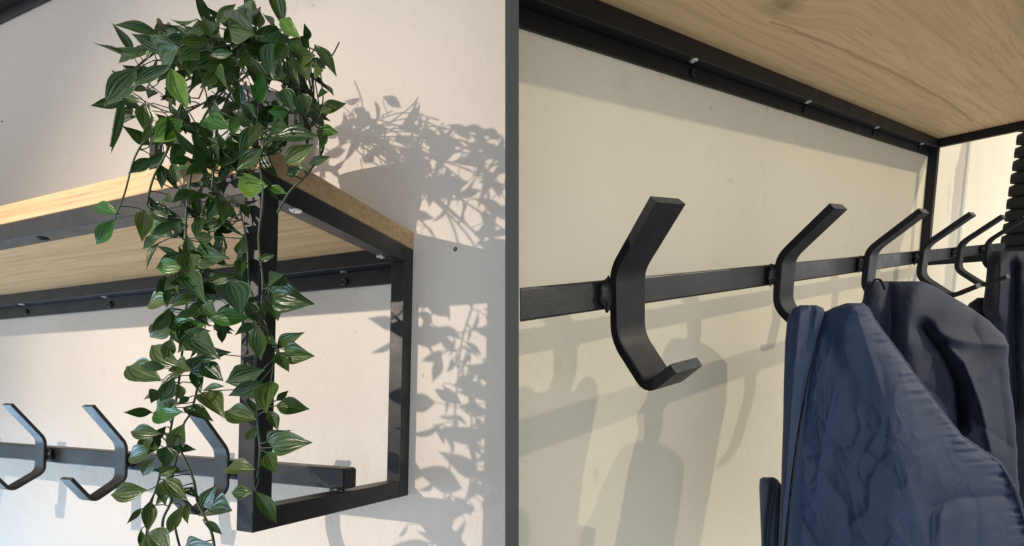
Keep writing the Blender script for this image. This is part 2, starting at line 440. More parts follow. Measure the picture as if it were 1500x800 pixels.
for f in ((0, 1, 3, 2), (4, 6, 7, 5), (0, 4, 5, 1), (2, 3, 7, 6), (0, 2, 6, 4), (1, 5, 7, 3)): bm.faces.new([vv[i] for i in f])
tag(mesh_obj('partition', bm, GREY), kind='structure')
# small marks fixed in the left wall
for (px, py, r, mat, nm) in ((667, 365, .0042, HOLE, 'wall_hole'), (458, 8, .0045, POT, 'wall_plug'), (3, 178, .003, HOLE, 'wall_hole')):
    p = lpt(px, py); b2 = bmesh.new(); disc(b2, p + Vector((0, -.004, 0)), (0, 1, 0), r, .0052)
    mesh_obj(nm, b2, mat, wallL)
p = lpt(800, 507)

# ------------------------------------------------------------------ left rack
s = .03
D, H, TW, ZP, YR, ZT, ZB = .3567, .4739, .034, .4114, .1834, .0678, .0336
XL = -2.3
OAK_L = m_oak('oak_board', (.70, .475, .25), (.55, .35, .17), (.25, .135, .055), 0, (), .5)
rk = Thing('coat_rack', 'L', (0, 0, 0), 'black steel coat rack with oak shelf, empty hooks, and the trailing plant on its end', 'coat rack')
B = .0016
rk.part('shelf_board', bx(XL, .0, .0, D, H+.0005, H+TW, bev=.0022), OAK_L)
rk.part('front_rail', bx(XL+s, -s, D-s, D, H-s, H, bev=B), STEEL)
rear = rk.part('rear_rail', bx(XL+s, -s, 0.0005, s, H-s, H, bev=B), STEEL)
rk.part('side_rail', bx(-s, 0, s, D-s, H-s, H, bev=B), STEEL)
rk.part('leg', bx(-s, 0, D-s, D, 0, H, bev=B), STEEL)
rk.part('leg', bx(-s, 0, 0.0005, s, 0, H, bev=B), STEEL)
rk.part('bottom_rail', bx(-s, 0, s, D-s, 0, s, bev=B), STEEL)
rk.part('leg', bx(XL, XL+s, D-s, D, 0, H, bev=B), STEEL)
rk.part('leg', bx(XL, XL+s, 0.0005, s, 0, H, bev=B), STEEL)
rk.part('side_rail', bx(XL, XL+s, s, D-s, H-s, H, bev=B), STEEL)
rk.part('bottom_rail', bx(XL, XL+s, s, D-s, 0, s, bev=B), STEEL)
plate = rk.part('wall_plate', bx(XL+s, -s, 0.0005, .006, ZP, H-s-.0005, bev=.001), STEEL)
hr = rk.part('hook_rail', bx(XL+.003, -.003, YR-s, YR, ZB, ZT, bev=.002), STEEL)
cap_ = rk.part('end_cap', bx(-.0026, .0004, YR-s+.002, YR-.002, ZB+.002, ZT-.002, bev=.001), BLACK, hr)
b2 = bmesh.new(); lump(b2, (-.016, YR-.001, s+.002), (.016, .006, .006), 3)
rk.part('weld', b2, STEEL, hr, True)
for (px, py) in ((505, 413), (162, 446), (39, 457)):
    q = on('L', 1, .006, px, py); b2 = bmesh.new(); disc(b2, q - Vector((0, .0005, 0)), (0, 1, 0), .0085, .006); rk.part('bolt', b2, STEEL, plate, True)
for (px, py, sn) in ((433, 308, 1), (558, 376, 1), (505, 399, 1), (63, 349, 0), (33, 446, 1), (154, 435, 1)):
    q = on('L', 2, H-s, px, py); b2 = bmesh.new(); disc(b2, q + Vector((0, 0, .0005)), (0, 0, -1), .0085, .0026)
    rk.part('screw', b2, ZINC if sn else HOLE)
profL = fillet([(.2585, .158), (.2005, .085), (.2005, .018), (.2515, -.014), (.286, .030)], [.011, .010, .009])
HK = {}
def hook(rack, k, prof, x0, x1, th, rail_y, zmid, yback, hz):
    key = k
    if key not in HK:
        b2 = bmesh.new(); strip(b2, prof, 0, x1-x0, th, .0012)
        me = bpy.data.meshes.new('hook'); bmesh.ops.recalc_face_normals(b2, faces=b2.faces[:]); b2.to_mesh(me); b2.free(); me.materials.append(STEEL_R if k[0] == 'R' else STEEL); me.materials.append(WORN); smooth_angle(me, 28)
        HK[key] = me
    o = bpy.data.objects.new('hook', HK[key]); COL.objects.link(o); o.parent = rack.o; o.location = (Vector((x0, 0, 0))-rack.base)
    hs_ = random.Random(int(x0*1000)); o.rotation_euler = (0, R(hs_.uniform(-.9, .9)), 0)
    for xe, sg in ((x0, -1), (x1, 1)):
        b2 = bmesh.new(); lump(b2, (xe+sg*-.001, rail_y+(yback-rail_y)*.45, zmid), (.010 if k[0] == 'R' else .0075, (yback-rail_y)*.60, hz*.92), xe*7, 14, 12, .55)
        bmesh.ops.translate(b2, verts=b2.verts[:], vec=Vector((-x0, 0, 0)))
        mesh_obj('weld', b2, WELD if k[0] == 'R' else STEEL, o, True)
    b2 = bx(.004, x1-x0-.004, rail_y-.001, yback+.001, zmid-hz*.8, zmid+hz*.8)
    mesh_obj('mounting_block', b2, STEEL_R if k[0] == 'R' else STEEL, o)
    return o
for xr in (-.241, -.519, -.793, -1.068, -1.343, -1.618, -1.893):
    hook(rk, 'L', profL, xr-.033, xr, .0065, YR, (ZT+ZB)/2+.001, .194, .012)

# black rail of another rack higher on the same wall
q0 = lpt(0, 38); q1 = lpt(75, 0); zz = (q0.z+q1.z)/2
up_rack = Thing('wall_rail', 'L', (-1.2, 0, zz), 'black steel rail high on the beige wall, cut by the top left corner', 'wall rail')
up_rack.part('flat_bar', bx(-3.2, -.9, .0005, .006, zz, zz+.034, bev=.001), STEEL)
up_rack.part('square_tube', bx(-3.2, -.9, .0005, .03, zz+.0345, zz+.066, bev=.0016), STEEL)

# ------------------------------------------------------------------ right rack
H2, ZP2, Y2, ZT2, ZB2, C2, XH, HW2 = .4721, .4159, .253, .0629, .033, .3706, -.4483, .0471
D2 = .47; X0 = -2.75
RB = Vector((-.9, 0, 0))
lq = [on('R', 2, H2, *q) - RB for q in ((1128, 32), (1290, 98), (1425, 178))]
(xa, ya), (xb, yb), (xc, yc) = ((q.x, q.y) for q in lq)
A2 = ((yc-ya)/(xc-xa)-(yb-ya)/(xb-xa))/(xc-xb); A1 = (yb-ya)/(xb-xa)-A2*(xa+xb); A0 = ya-A1*xa-A2*xa*xa
kn = on('R', 2, H2, 1148, 8) - RB
OAK_R = m_oak('oak_board_underside', (.73, .525, .275), (.625, .44, .22), (.33, .21, .10), 0,
              ((tuple(kn), .10, .05),), .55, .9, (A0, A1, A2, .006, min(xa, xc), max(xa, xc)))
rr = Thing('coat_rack', 'R', (-.9, 0, 0), 'long black steel coat rack with oak shelf and jackets on some of its hooks', 'coat rack')
def cutp(name, bm_, mat, parent=None): return rr.part(name, cut_at_divider(bm_), mat, parent)
cutp('shelf_board', bx(X0, 0, 0, D2, H2+.0005, H2+.036, bev=.002), OAK_R)
cutp('rear_rail', bx(X0, -s, .0005, s, H2-s, H2, bev=B), STEEL_R)
cutp('front_rail', bx(X0, -s, D2-s, D2, H2-s, H2, bev=B), STEEL_R)
rr.part('side_rail', bx(-s, 0, s, D2-s, H2-s, H2, bev=B), STEEL_R)
rr.part('leg', bx(-s, 0, .0005, s, 0, H2, bev=B), STEEL_R)
rr.part('leg', bx(-s, 0, D2-s, D2, 0, H2, bev=B), STEEL_R)
rr.part('bottom_rail', bx(-s, 0, s, D2-s, 0, s, bev=B), STEEL_R)
plate2 = cutp('wall_plate', bx(X0, -s, .0005, .006, ZP2, H2-s-.0005, bev=.001), STEEL_R)
hr2 = cutp('hook_rail', bx(X0, -.003, Y2-s, Y2, ZB2, ZT2, bev=.0022), STEEL)
rr.part('end_cap', bx(-.0026, .0004, Y2-s+.002, Y2-.002, ZB2+.002, ZT2-.002, bev=.001), BLACK, hr2)
for (px, py) in ((1014, 107), (1178, 161), (1279, 194.5), (1346, 217)):
    q = on('R', 1, .006, px, py); b2 = bmesh.new(); disc(b2, q - Vector((0, .0005, 0)), (0, 1, 0), .0085, .006); rr.part('bolt', b2, STEEL_R, plate2, True)
for (px, py) in ((1016, 88), (1183, 149), (1284, 186.5), (1350, 210.5)):
    q = on('R', 2, H2-s, px, py); q.y = min(max(q.y, .012), .022); b2 = bmesh.new(); disc(b2, q + Vector((0, 0, .0005)), (0, 0, -1), .0085, .0035); rr.part('screw', b2, ZINC, None)
profR = fillet([(.318, .127), (.272, .0695), (.2705, .004), (.3035, -.0405), (.329, -.0195)], [.011, .014, .008])
for i in range(6):
    x0 = XH-(5-i)*C2
    k = (1.04, 1.4, 1.6, 1.68, 1.68, 1.68)[i]             # hand bent: they do not all reach as far
    pr = [Vector((.2705+(p_.x-.2705)*k, p_.y)) for p_ in profR]
    hook(rr, 'R%d' % i, pr, x0, x0+HW2, .0105, Y2, (ZT2+ZB2)/2, .2645, .0155)
#OBJECTS
# ------------------------------------------------------------------ trailing plant
def leaf_mesh(name, mat, curl, fold, twist, seed):
    """ovate pointed blade, unit length along +Y, unit width along X, with a thin rounded margin"""
    rnd = random.Random(seed); bm = bmesh.new(); nv, nu = 9, 6; rows = []; uvs = {}
    for i in range(nv+1):
        v = i/nv
        w = .50*(math.sin(math.pi*v**.92))**1.22*(1 - .05*v) if 0 < v < 1 else .008
        row = []
        for j in range(nu+1):
            u = j/nu*2-1
            x = u*w
            z = fold*abs(u)**1.3*w*1.1 - curl*(v-.15)**2 + twist*u*w*(v-.4) + .018*math.sin(7*v+rnd.random()*.3+u*2)*abs(u)
            p = bm.verts.new((x + .04*curl*math.sin(3*v), v, z)); uvs[p] = (j/nu, v); row.append(p)
        rows.append(row)
    lay = bm.loops.layers.uv.new('UVMap')
    for a, b_ in zip(rows, rows[1:]):
        for j in range(nu):
            f = bm.faces.new((a[j], a[j+1], b_[j+1], b_[j])); f.smooth = True
            for l in f.loops: l[lay].uv = uvs[l.vert]
    me = bpy.data.meshes.new(name); bm.to_mesh(me); bm.free(); me.materials.append(mat); return me
LM = {}
for c in range(4):
    LM[c] = [leaf_mesh('leaf', LEAFS[c], cu, fo, tw, c*10+i) for i, (cu, fo, tw) in enumerate(((.10, .32, .1), (.28, .22, -.2), (-.06, .40, .25), (.42, .30, .3)))]
plant = Thing('trailing_plant', 'L', (-.17, .2, H+TW), 'green trailing leafy plant in a white pot on the shelf corner, vines hanging down', 'plant')
SUB = {'n': 0}; spare = []
LEAFLIST = []
rl = random.Random(11)
def add_leaf(b3, t3, w, cls, tilt=.35, towards=None):
    b3, t3 = Vector(b3), Vector(t3); y = t3-b3; ln = y.length
    if ln < 1e-4: return
    y /= ln
    c = (towards or (CAMB['L']-b3)).normalized()
    n = (c + Vector((rl.uniform(-1, 1), rl.uniform(-1, 1), rl.uniform(-.3, 1)))*tilt)
    n = (n - y*n.dot(y)).normalized(); x = y.cross(n)
    m = Matrix((x*w, y*ln, n*min(w*1.6, ln))).transposed().to_4x4(); m.translation = b3
    LEAFLIST.append((m, cls))
def lp(px, py, y): return on('L', 1, y, px, py)
def leaf_px(bx_, by_, tx, ty, w, cls=None, y=None, tilt=.3, dy=None):
    y = (.375 + rl.uniform(0, .05)) if y is None else y
    dy = rl.uniform(-.012, .03) if dy is None else dy
    b3 = lp(bx_, by_, y); t3 = lp(tx, ty, y+dy)
    sc = (b3-t3).length/max(4, math.hypot(bx_-tx, by_-ty))*1.0
    w3 = w*min(sc, .0016)*.95
    if cls is None: cls = rl.choice((0, 0, 0, 2, 2, 3, 3))
    add_leaf(b3, t3, w3, cls, tilt)
    return b3
def batch(rows, ox, oy, k, wk=.88, **kw):
    for r in rows:
        bx_, by_, tx, ty, w = r[:5]
        leaf_px(ox+bx_/k, oy+by_/k, ox+tx/k, oy+ty/k, w/k*wk, r[5] if len(r) > 5 else None, **kw)
# blades in the hanging vines, upper half
batch([(140, 185, 15, 140, 55, 1), (120, 205, 48, 298, 50, 1), (365, 215, 208, 240, 75, 1), (230, 170, 222, 280, 45, 3), (250, 140, 335, 190, 50, 2), (385, 260, 400, 375, 55, 3),
 (375, 375, 252, 375, 70, 1), (360, 390, 435, 470, 55, 2), (355, 475, 288, 437, 35, 3), (410, 480, 320, 520, 55, 3), (331, 500, 232, 515, 55, 3), (430, 460, 478, 575, 65, 0),
 (335, 575, 235, 645, 65, 0), (455, 590, 315, 608, 60, 1), (365, 745, 224, 652, 75, 0), (290, 790, 172, 745, 70, 3), (300, 740, 215, 740, 60, 3), (465, 610, 370, 612, 35, 2),
 (680, 80, 545, 78, 72, 1), (685, 85, 750, 108, 40, 1), (615, 565, 470, 565, 70, 1), (645, 590, 645, 722, 78, 0), (668, 755, 530, 790, 70, 0), (540, 430, 575, 520, 70, 2),
 (420, 340, 505, 340, 60, 2), (482, 268, 413, 275, 60, 0), (427, 180, 425, 252, 35, 0), (505, 130, 530, 192, 45, 0), (450, 170, 530, 218, 55, 3), (500, 240, 500, 302, 35, 0),
 (570, 332, 590, 280, 30, 0), (690, 450, 742, 405, 40, 0), (690, 470, 790, 502, 84, 0), (690, 500, 715, 552, 45, 0), (395, 330, 400, 420, 50, 0), (440, 520, 500, 560, 50, 3),
 (330, 640, 300, 720, 60, 3), (400, 640, 470, 680, 60, 0), (350, 420, 300, 460, 45, 0), (470, 700, 400, 760, 60, 2), (420, 700, 520, 690, 40, 2)], 120, 240, 2.5)
# lower half
batch([(245, 110, 112, 55, 75, 3), (265, 55, 165, 40, 60, 3), (415, 35, 510, 112, 82, 2), (300, 95, 243, 198, 78, 2), (240, 150, 203, 206, 45, 3), (335, 240, 168, 230, 80, 1),
 (365, 175, 315, 206, 36, 2), (420, 150, 507, 128, 30, 3), (415, 158, 497, 222, 66, 3), (336, 220, 452, 256, 66, 0), (345, 285, 275, 432, 78, 3), (245, 330, 92, 314, 80, 0),
 (228, 398, 72, 432, 75, 0), (215, 430, 158, 516, 42, 0), (265, 383, 270, 482, 72, 2), (235, 502, 318, 464, 52, 0), (190, 567, 26, 585, 92, 0), (165, 640, 103, 706, 32, 0),
 (200, 610, 190, 742, 62, 0), (245, 530, 260, 618, 36, 2), (255, 520, 362, 612, 72, 0), (335, 630, 268, 757, 62, 0), (355, 620, 360, 712, 30, 0), (440, 650, 550, 656, 78, 2),
 (420, 640, 462, 558, 40, 3), (430, 690, 502, 752, 42, 0), (190, 745, 262, 822, 78, 3), (160, 730, 175, 830, 36, 0), (350, 802, 474, 790, 54, 0), (640, 480, 483, 464, 82, 3),
 (630, 575, 525, 574, 62, 0), (640, 572, 732, 697, 78, 0), (680, 58, 518, 112, 76, 0), (670, 110, 527, 172, 84, 2), (705, 108, 690, 252, 94, 3), (645, 272, 516, 238, 78, 0),
 (726, 212, 870, 228, 86, 0), (728, 192, 780, 148, 36, 0), (700, 235, 732, 306, 42, 0), (706, 388, 848, 360, 82, 3), (690, 365, 780, 318, 46, 0), (688, 408, 732, 496, 42, 0),
 (640, 300, 598, 366, 42, 0), (610, 178, 645, 242, 42, 2), (740, 0, 782, 72, 46, 0), (765, 10, 892, 5, 60, 3), (312, 120, 330, 190, 60, 3), (300, 40, 380, 70, 55, 0), (180, 350, 225, 395, 30, 0)], 150, 520, 2.857)
batch([(62, 212, 124, 178, 24, 0), (82, 225, 174, 241, 54, 3), (66, 232, 98, 292, 26, 0), (30, 42, 130, 96, 58, 0), (38, 28, 82, 4, 24, 2), (28, 76, 66, 126, 28, 2)], 375, 400, 2)
# the crown round the pot
batch([(185, 312, 34, 470, 112, 2), (330, 292, 150, 388, 66, 2), (130, 430, 72, 690, 42, 3), (375, 215, 232, 285, 100, 2), (510, 190, 372, 190, 72, 0), (430, 165, 358, 112, 50, 2),
 (515, 165, 448, 80, 66, 0), (518, 162, 494, 56, 50, 3), (543, 112, 628, 10, 62, 3), (640, 38, 716, 156, 84, 2), (722, 122, 688, -4, 80, 2), (733, 132, 742, 52, 40, 0), (800, 125, 756, 38, 30, 0),
 (922, 172, 822, 80, 64, 1), (960, 182, 938, 102, 46, 3), (985, 200, 1084, 318, 66, 3), (990, 250, 878, 262, 58, 0), (620, 240, 512, 250, 42, 2), (610, 280, 476, 312, 62, 0), (792, 186, 784, 328, 74, 2),
 (872, 335, 768, 308, 54, 2), (415, 494, 334, 298, 106, 1), (395, 540, 263, 642, 112, 1), (606, 582, 482, 548, 72, 1), (612, 612, 638, 512, 62, 1), (735, 474, 750, 326, 72, 1), (652, 474, 643, 368, 50, 0),
 (872, 502, 776, 505, 76, 1), (795, 580, 898, 606, 94, 2), (1010, 506, 1132, 468, 64, 0), (1003, 592, 1096, 600, 64, 1), (1045, 604, 1008, 684, 42, 0), (1000, 442, 1042, 412, 26, 0), (853, 732, 986, 648, 74, 3),
 (416, 760, 316, 744, 92, 1), (258, 712, 146, 782, 64, 0), (215, 466, 226, 592, 84, 0), (585, 722, 612, 604, 62, 1), (752, 670, 628, 764, 84, 0), (940, 522, 886, 416, 52, 0), (985, 304, 1032, 312, 40, 3),
 (204, 462, 138, 438, 36, 3), (252, 560, 208, 644, 34, 3), (540, 330, 600, 420, 70, 0), (560, 320, 470, 400, 60, 0), (640, 180, 720, 260, 70, 0), (600, 130, 700, 150, 60, 0), (860, 200, 800, 280, 60, 0),
 (900, 280, 960, 350, 60, 3), (840, 400, 880, 480, 60, 0), (930, 420, 960, 500, 50, 0), (470, 230, 380, 260, 60, 0), (830, 130, 740, 180, 66, 0), (880, 210, 960, 160, 50, 0), (900, 560, 960, 620, 40, 0),
 (1010, 640, 1020, 560, 34, 0), (960, 740, 1055, 705, 34, 0), (930, 760, 860, 790, 40, 0), (910, 735, 960, 770, 28, 3), (560, 500, 500, 470, 60, 2), (520, 640, 470, 570, 60, 0), (740, 560, 690, 640, 60, 3),
 (440, 250, 420, 330, 50, 0), (690, 230, 640, 300, 50, 0), (770, 260, 830, 330, 54, 0)], 140, 0, 3.076, y=None, tilt=.40, wk=.86)
LEAFLIST_LISTED = len(LEAFLIST)
# leaves behind and between those, all round the pot and along the vines
potc = Vector((-.17, .2, .66))
def fill(n, cpx, cpy, rx, ry, y0, y1, size, dark=.85):
    k = 0
    while k < n:
        a, b_ = rl.uniform(-1, 1), rl.uniform(-1, 1)
        if a*a+b_*b_ > 1: continue
        px, py = cpx+a*rx, cpy+b_*ry
        if math.hypot(px-366, (py-116)*.8) < 20: k += 1; continue      # the pot shows here
        y = rl.uniform(y0, y1)
        b3 = lp(px, py, y)
        d = Vector((rl.gauss(0, .8)+(b3.x-potc.x)*2.2, rl.gauss(0, .6)+.3, rl.gauss(-.55, .55))).normalized()
        ln = size*rl.uniform(.7, 1.15)
        add_leaf(b3, b3+d*ln, ln*rl.uniform(.33, .45), 0 if rl.random() < dark else rl.choice((2, 3)), .9)
        k += 1
fill(105, 330, 62, 112, 40, .25, .38, .050)
fill(70, 400, 135, 70, 84, .27, .40, .046)
fill(40, 235, 130, 66, 60, .27, .39, .048)
fill(44, 310, 215, 100, 44, .37, .41, .042)
fill(40, 285, 320, 58, 72, .368, .40, .040)
fill(30, 272, 455, 42, 90, .368, .40, .038)
fill(26, 335, 385, 44, 92, .355, .385, .038)
fill(8, 382, 430, 14, 90, .368, .385, .032)
fill(16, 250, 640, 40, 90, .368, .40, .034)
keep = LEAFLIST[:300]; rest = LEAFLIST[300:]
pinv = Matrix.Translation(-plant.base)
for m, c in keep:
    o = bpy.data.objects.new('leaf', rl.choice(LM[c])); COL.objects.link(o); o.parent = plant.o
    o.matrix_local = pinv @ m
if rest:
    bm = bmesh.new(); bm.loops.layers.uv.new('UVMap')
    for m, c in rest:
        me = LM[c][0].copy(); me.transform(pinv @ m); bm.from_mesh(me); bpy.data.meshes.remove(me)
    me = bpy.data.meshes.new('leaf_cluster'); bm.to_mesh(me); bm.free(); me.materials.append(LEAFS[0])
    for p_ in me.polygons: p_.material_index = 0
    o = bpy.data.objects.new('leaf_cluster', me); COL.objects.link(o); o.parent = plant.o; o['kind'] = 'stuff'
# stems
VP = []
def vine(pxs, rad=.0015):
    pts = [lp(a, b_, y) for a, b_, y in pxs]; sp = spline(pts, 7); VP.extend(sp)
    bm_ = tube(bmesh.new(), sp, rad, 6); plant.part('stem', bm_, STEM, None, True)
y0 = .378
vine([(330, 110, .24), (280, 130, .36), (250, 210, .40), (225, 260, .40), (215, 300, .395)])
vine([(340, 120, .24), (300, 170, .37), (282, 240, .39), (272, 330, .385), (276, 400, y0), (270, 480, y0), (262, 560, y0), (248, 640, y0), (243, 662, y0), (229, 716, y0), (222, 736, y0), (212, 800, y0), (206, 850, y0)])
vine([(345, 120, .24), (320, 180, .37), (312, 260, .39), (306, 340, .385), (294, 440, y0), (292, 545, y0), (281, 600, y0), (269, 622, y0), (258, 660, y0)])
vine([(262, 655, .385), (283, 702, .385), (290, 737, .385), (307, 772, .385), (314, 800, .385), (318, 850, .385)], .0018)
vine([(266, 640, .38), (252, 700, .38), (251, 733, .385), (239, 761, .385), (239, 790, .385), (243, 840, .385)], .0018)
vine([(256, 770, .385), (262, 796, .385), (274, 830, .385)], .0016)
vine([(360, 120, .24), (372, 190, .38), (385, 280, .385), (379, 350, .38), (385, 420, .38), (376, 500, .38), (372, 560, .38), (377, 620, .38), (381, 660, .38), (377, 700, .38)])
vine([(350, 300, .39), (362, 360, .385), (366, 420, .385), (388, 470, .385), (399, 505, .385), (408, 507, .385)], .0013)
vine([(300, 150, .3), (232, 190, .40), (200, 225, .41), (182, 285, .41), (168, 318, .40)], .0013)
vine([(380, 110, .26), (440, 130, .34), (468, 160, .36), (474, 215, .37), (450, 255, .385), (425, 280, .39), (406, 312, .39)], .0013)
vine([(370, 100, .24), (440, 95, .3), (478, 90, .32), (497, 62, .33)], .0009)
vine([(340, 110, .22), (290, 60, .26), (240, 70, .3), (190, 110, .32), (172, 160, .33), (162, 215, .33)], .0016)
vine([(350, 110, .22), (345, 60, .22), (335, 30, .22)], .0014)
vine([(360, 110, .22), (385, 60, .24), (400, 40, .24)], .0014)
for _ in range(26):
    a = rl.uniform(0, 6.28); ex, ey = 330+math.cos(a)*rl.uniform(60, 120), 95+math.sin(a)*rl.uniform(30, 80)
    vine([(345, 125, .2), ((345+ex)/2+rl.uniform(-15, 15), (125+ey)/2-rl.uniform(5, 25), .27), (ex, ey, rl.uniform(.28, .38))], .0012)
bm = bmesh.new()
for m, c in LEAFLIST:                                       # a short stalk from each blade to the nearest vine
    b3 = m.translation; q = min(VP, key=lambda v: (v-b3).length); dl = (q-b3).length
    if .002 < dl < .075:
        yd = m.col[1].to_3d().normalized(); midp = (b3+q)/2 - yd*dl*.18
        tube(bm, [b3 + yd*.003, b3*.45+midp*.55, q*.4+midp*.6, q], [.0007, .0008, .0009, .0010], 4)
tag(plant.part('leaf_stalks', bm, STEM, None, True), kind='stuff')
# the pot
def lathe(bm, c, prof, n=40):
    rings = []
    for r, z in prof: rings.append([bm.verts.new((c[0]+r*math.cos(2*math.pi*i/n), c[1]+r*math.sin(2*math.pi*i/n), c[2]+z)) for i in range(n)])
    for p, q in zip(rings, rings[1:]):
        for i in range(n): bm.faces.new((p[i], p[(i+1) % n], q[(i+1) % n], q[i]))
    bm.faces.new(rings[0][::-1]); bm.faces.new(rings[-1]); return bm
pz = H+TW
pot = plant.part('pot', lathe(bmesh.new(), (-.17, .2, pz), [(.058, .0), (.062, .003), (.085, .135), (.088, .140), (.0885, .150), (.085, .152), (.081, .148), (.079, .125), (.01, .124)]), POT, None, True)
plant.part('soil', lathe(bmesh.new(), (-.17, .2, pz), [(.079, .1245), (.076, .132), (.04, .137), (.004, .139)], 24), SOIL, pot, True)
# slim black post that shows through the leaves
p = lp(229, 200, .25)
post = Thing('post', 'L', (p.x, .25, pz), 'slim black upright post on the shelf, half hidden behind the leafy plant', 'post')
post.part('upright', bx(p.x-.007, p.x+.007, .243, .257, pz+.004, pz+.14, bev=.001), STEEL)
post.part('foot', bx(p.x-.02, p.x+.02, .225, .275, pz, pz+.0045, bev=.001), STEEL)

# ------------------------------------------------------------------ jackets on the right rack
NAVY = m_cloth('navy_nylon', (.020, .034, .076), .82, .62)
DARK = m_cloth('dark_navy_nylon', (.0085, .0125, .032), .8, .66)
INK = m_cloth('ink_blue_fleece', (.008, .011, .027), .8, .7)
SLATE = m_cloth('slate_cloth', (.075, .105, .15), .8, .55)
LINING = m_cloth('dark_lining', (.006, .007, .011), .8, .8)
COALC = m_cloth('black_quilting', (.0025, .0025, .003), .8, .6)
def interp(tab, y, c):
    if y <= tab[0][0]: return tab[0][c]
    for a, b_ in zip(tab, tab[1:]):
        if y <= b_[0]:
            t = (y-a[0])/(b_[0]-a[0]); return a[c]+(b_[c]-a[c])*t
    return tab[-1][c]
def seg_d(px, py, pl):
    best = 1e9; side = 0
    for (ax, ay), (bx_, by_) in zip(pl, pl[1:]):
        dx, dy = bx_-ax, by_-ay; t = max(0, min(1, ((px-ax)*dx+(py-ay)*dy)/(dx*dx+dy*dy+1e-9)))
        d = math.hypot(px-ax-t*dx, py-ay-t*dy)
        if d < best: best = d; side = 1 if (px-ax)*dy-(py-ay)*dx > 0 else -1
    return best, side
def cloth(thing, name, rows, z0, mat, thick=.05, nu=90, nv=100, folds=(), plane=(0, 0), amp=.006, freq=.02, seed=0, round_=.03, ridge=None, parent=None, edge_wob=0, pucker=None):
    """a hanging sheet with a front, a back and rounded sides; folds push it along the sight line, away from the outline"""
    bm = bmesh.new(); front, backs = [], []
    ya, yb = rows[0][0], rows[-1][0]
    for j in range(nv+1):
        py = ya+(yb-ya)*j/nv; xl, xr = interp(rows, py, 1), interp(rows, py, 2)
        if edge_wob:
            xl += edge_wob*noise.noise(Vector((py*.06, seed, 1))); xr += edge_wob*noise.noise(Vector((py*.06, seed, 5)))
        fr, bk = [], []
        for i in range(nu+1):
            u = i/nu; px = xl+(xr-xl)*u
            e = max(0, 1-(2*u-1)**2)**.5
            et = min(1, (j+.3)/(nv*.09))**.5                    # rounds over at the top
            z = z0 + plane[0]*(px-1300)/400 + plane[1]*(py-600)/400
            d = -round_*e*et
            if ridge:
                k, sd = seg_d(px, py, ridge[0]); d += ridge[1]*(k/100 if sd > 0 else k/100*ridge[2])
            for pl, wd, dep in folds:
                k, sd = seg_d(px, py, pl)
                d += dep*math.exp(-(k/wd)**2) if wd > 0 else dep*math.exp(math.sqrt(k*k+2)/wd)
            if pucker:
                k, sd = seg_d(px, py, pucker[0]); fall = math.exp(-(k/pucker[1])**2)
                if fall > .02:
                    d += pucker[2]*fall*noise.noise(Vector((py*.16+px*.02, k*.03, seed+3)))*1.6
            v = Vector((px*freq, py*freq*.55, seed))
            d += amp*(noise.noise(v) + .30*noise.noise(v*2.3+Vector((5, 1, 2))) + .08*noise.noise(v*5.1))*min(1, e*2.2+.15)
            ww = Vector((px*freq*2.6+.9*noise.noise(v*1.7), py*freq*1.5+.9*noise.noise(v*1.7+Vector((9, 3, 0))), seed+2))
            d -= amp*(.32*(1-abs(noise.noise(ww)))**6 + .13*(1-abs(noise.noise(ww*2.4+Vector((3, 1, 0)))))**5)*min(1, e*2)*(.25+.9*max(0, noise.noise(v*.9+Vector((2, 8, 1)))+.35))
            # crisp creases
            cr = 1-abs(noise.noise(Vector((px*freq*.55+py*freq*.4, py*freq*.35-px*freq*.25, seed+9))))*6
            if cr > 0: d -= amp*.14*cr*cr*e
            fr.append(bm.verts.new(at_depth('R', z+d, px, py)))
            bk.append(bm.verts.new(at_depth('R', z+thick*e*et+.004, px, py)) if 0 < i < nu else fr[-1])
        front.append(fr); backs.append(bk)
    for A_, flip in ((front, 0), (backs, 1)):
        for a, b_ in zip(A_, A_[1:]):
            for i in range(nu):
                q = [a[i], a[i+1], b_[i+1], b_[i]]
                if len(set(q)) >= 3:
                    try: bm.faces.new(q[::-1] if flip else q)
                    except ValueError: pass
    for row in (0, -1):
        for i in range(nu):
            q = [front[row][i], front[row][i+1], backs[row][i+1], backs[row][i]]
            qq = [];  [qq.append(v) for v in q if v not in qq]
            if len(qq) >= 3:
                try: bm.faces.new(qq)
                except ValueError: pass
    return thing.part(name, bm, mat, parent, True)
def hookpt(i): return Vector((XH-(5-i)*C2+HW2/2, .30, -.04))

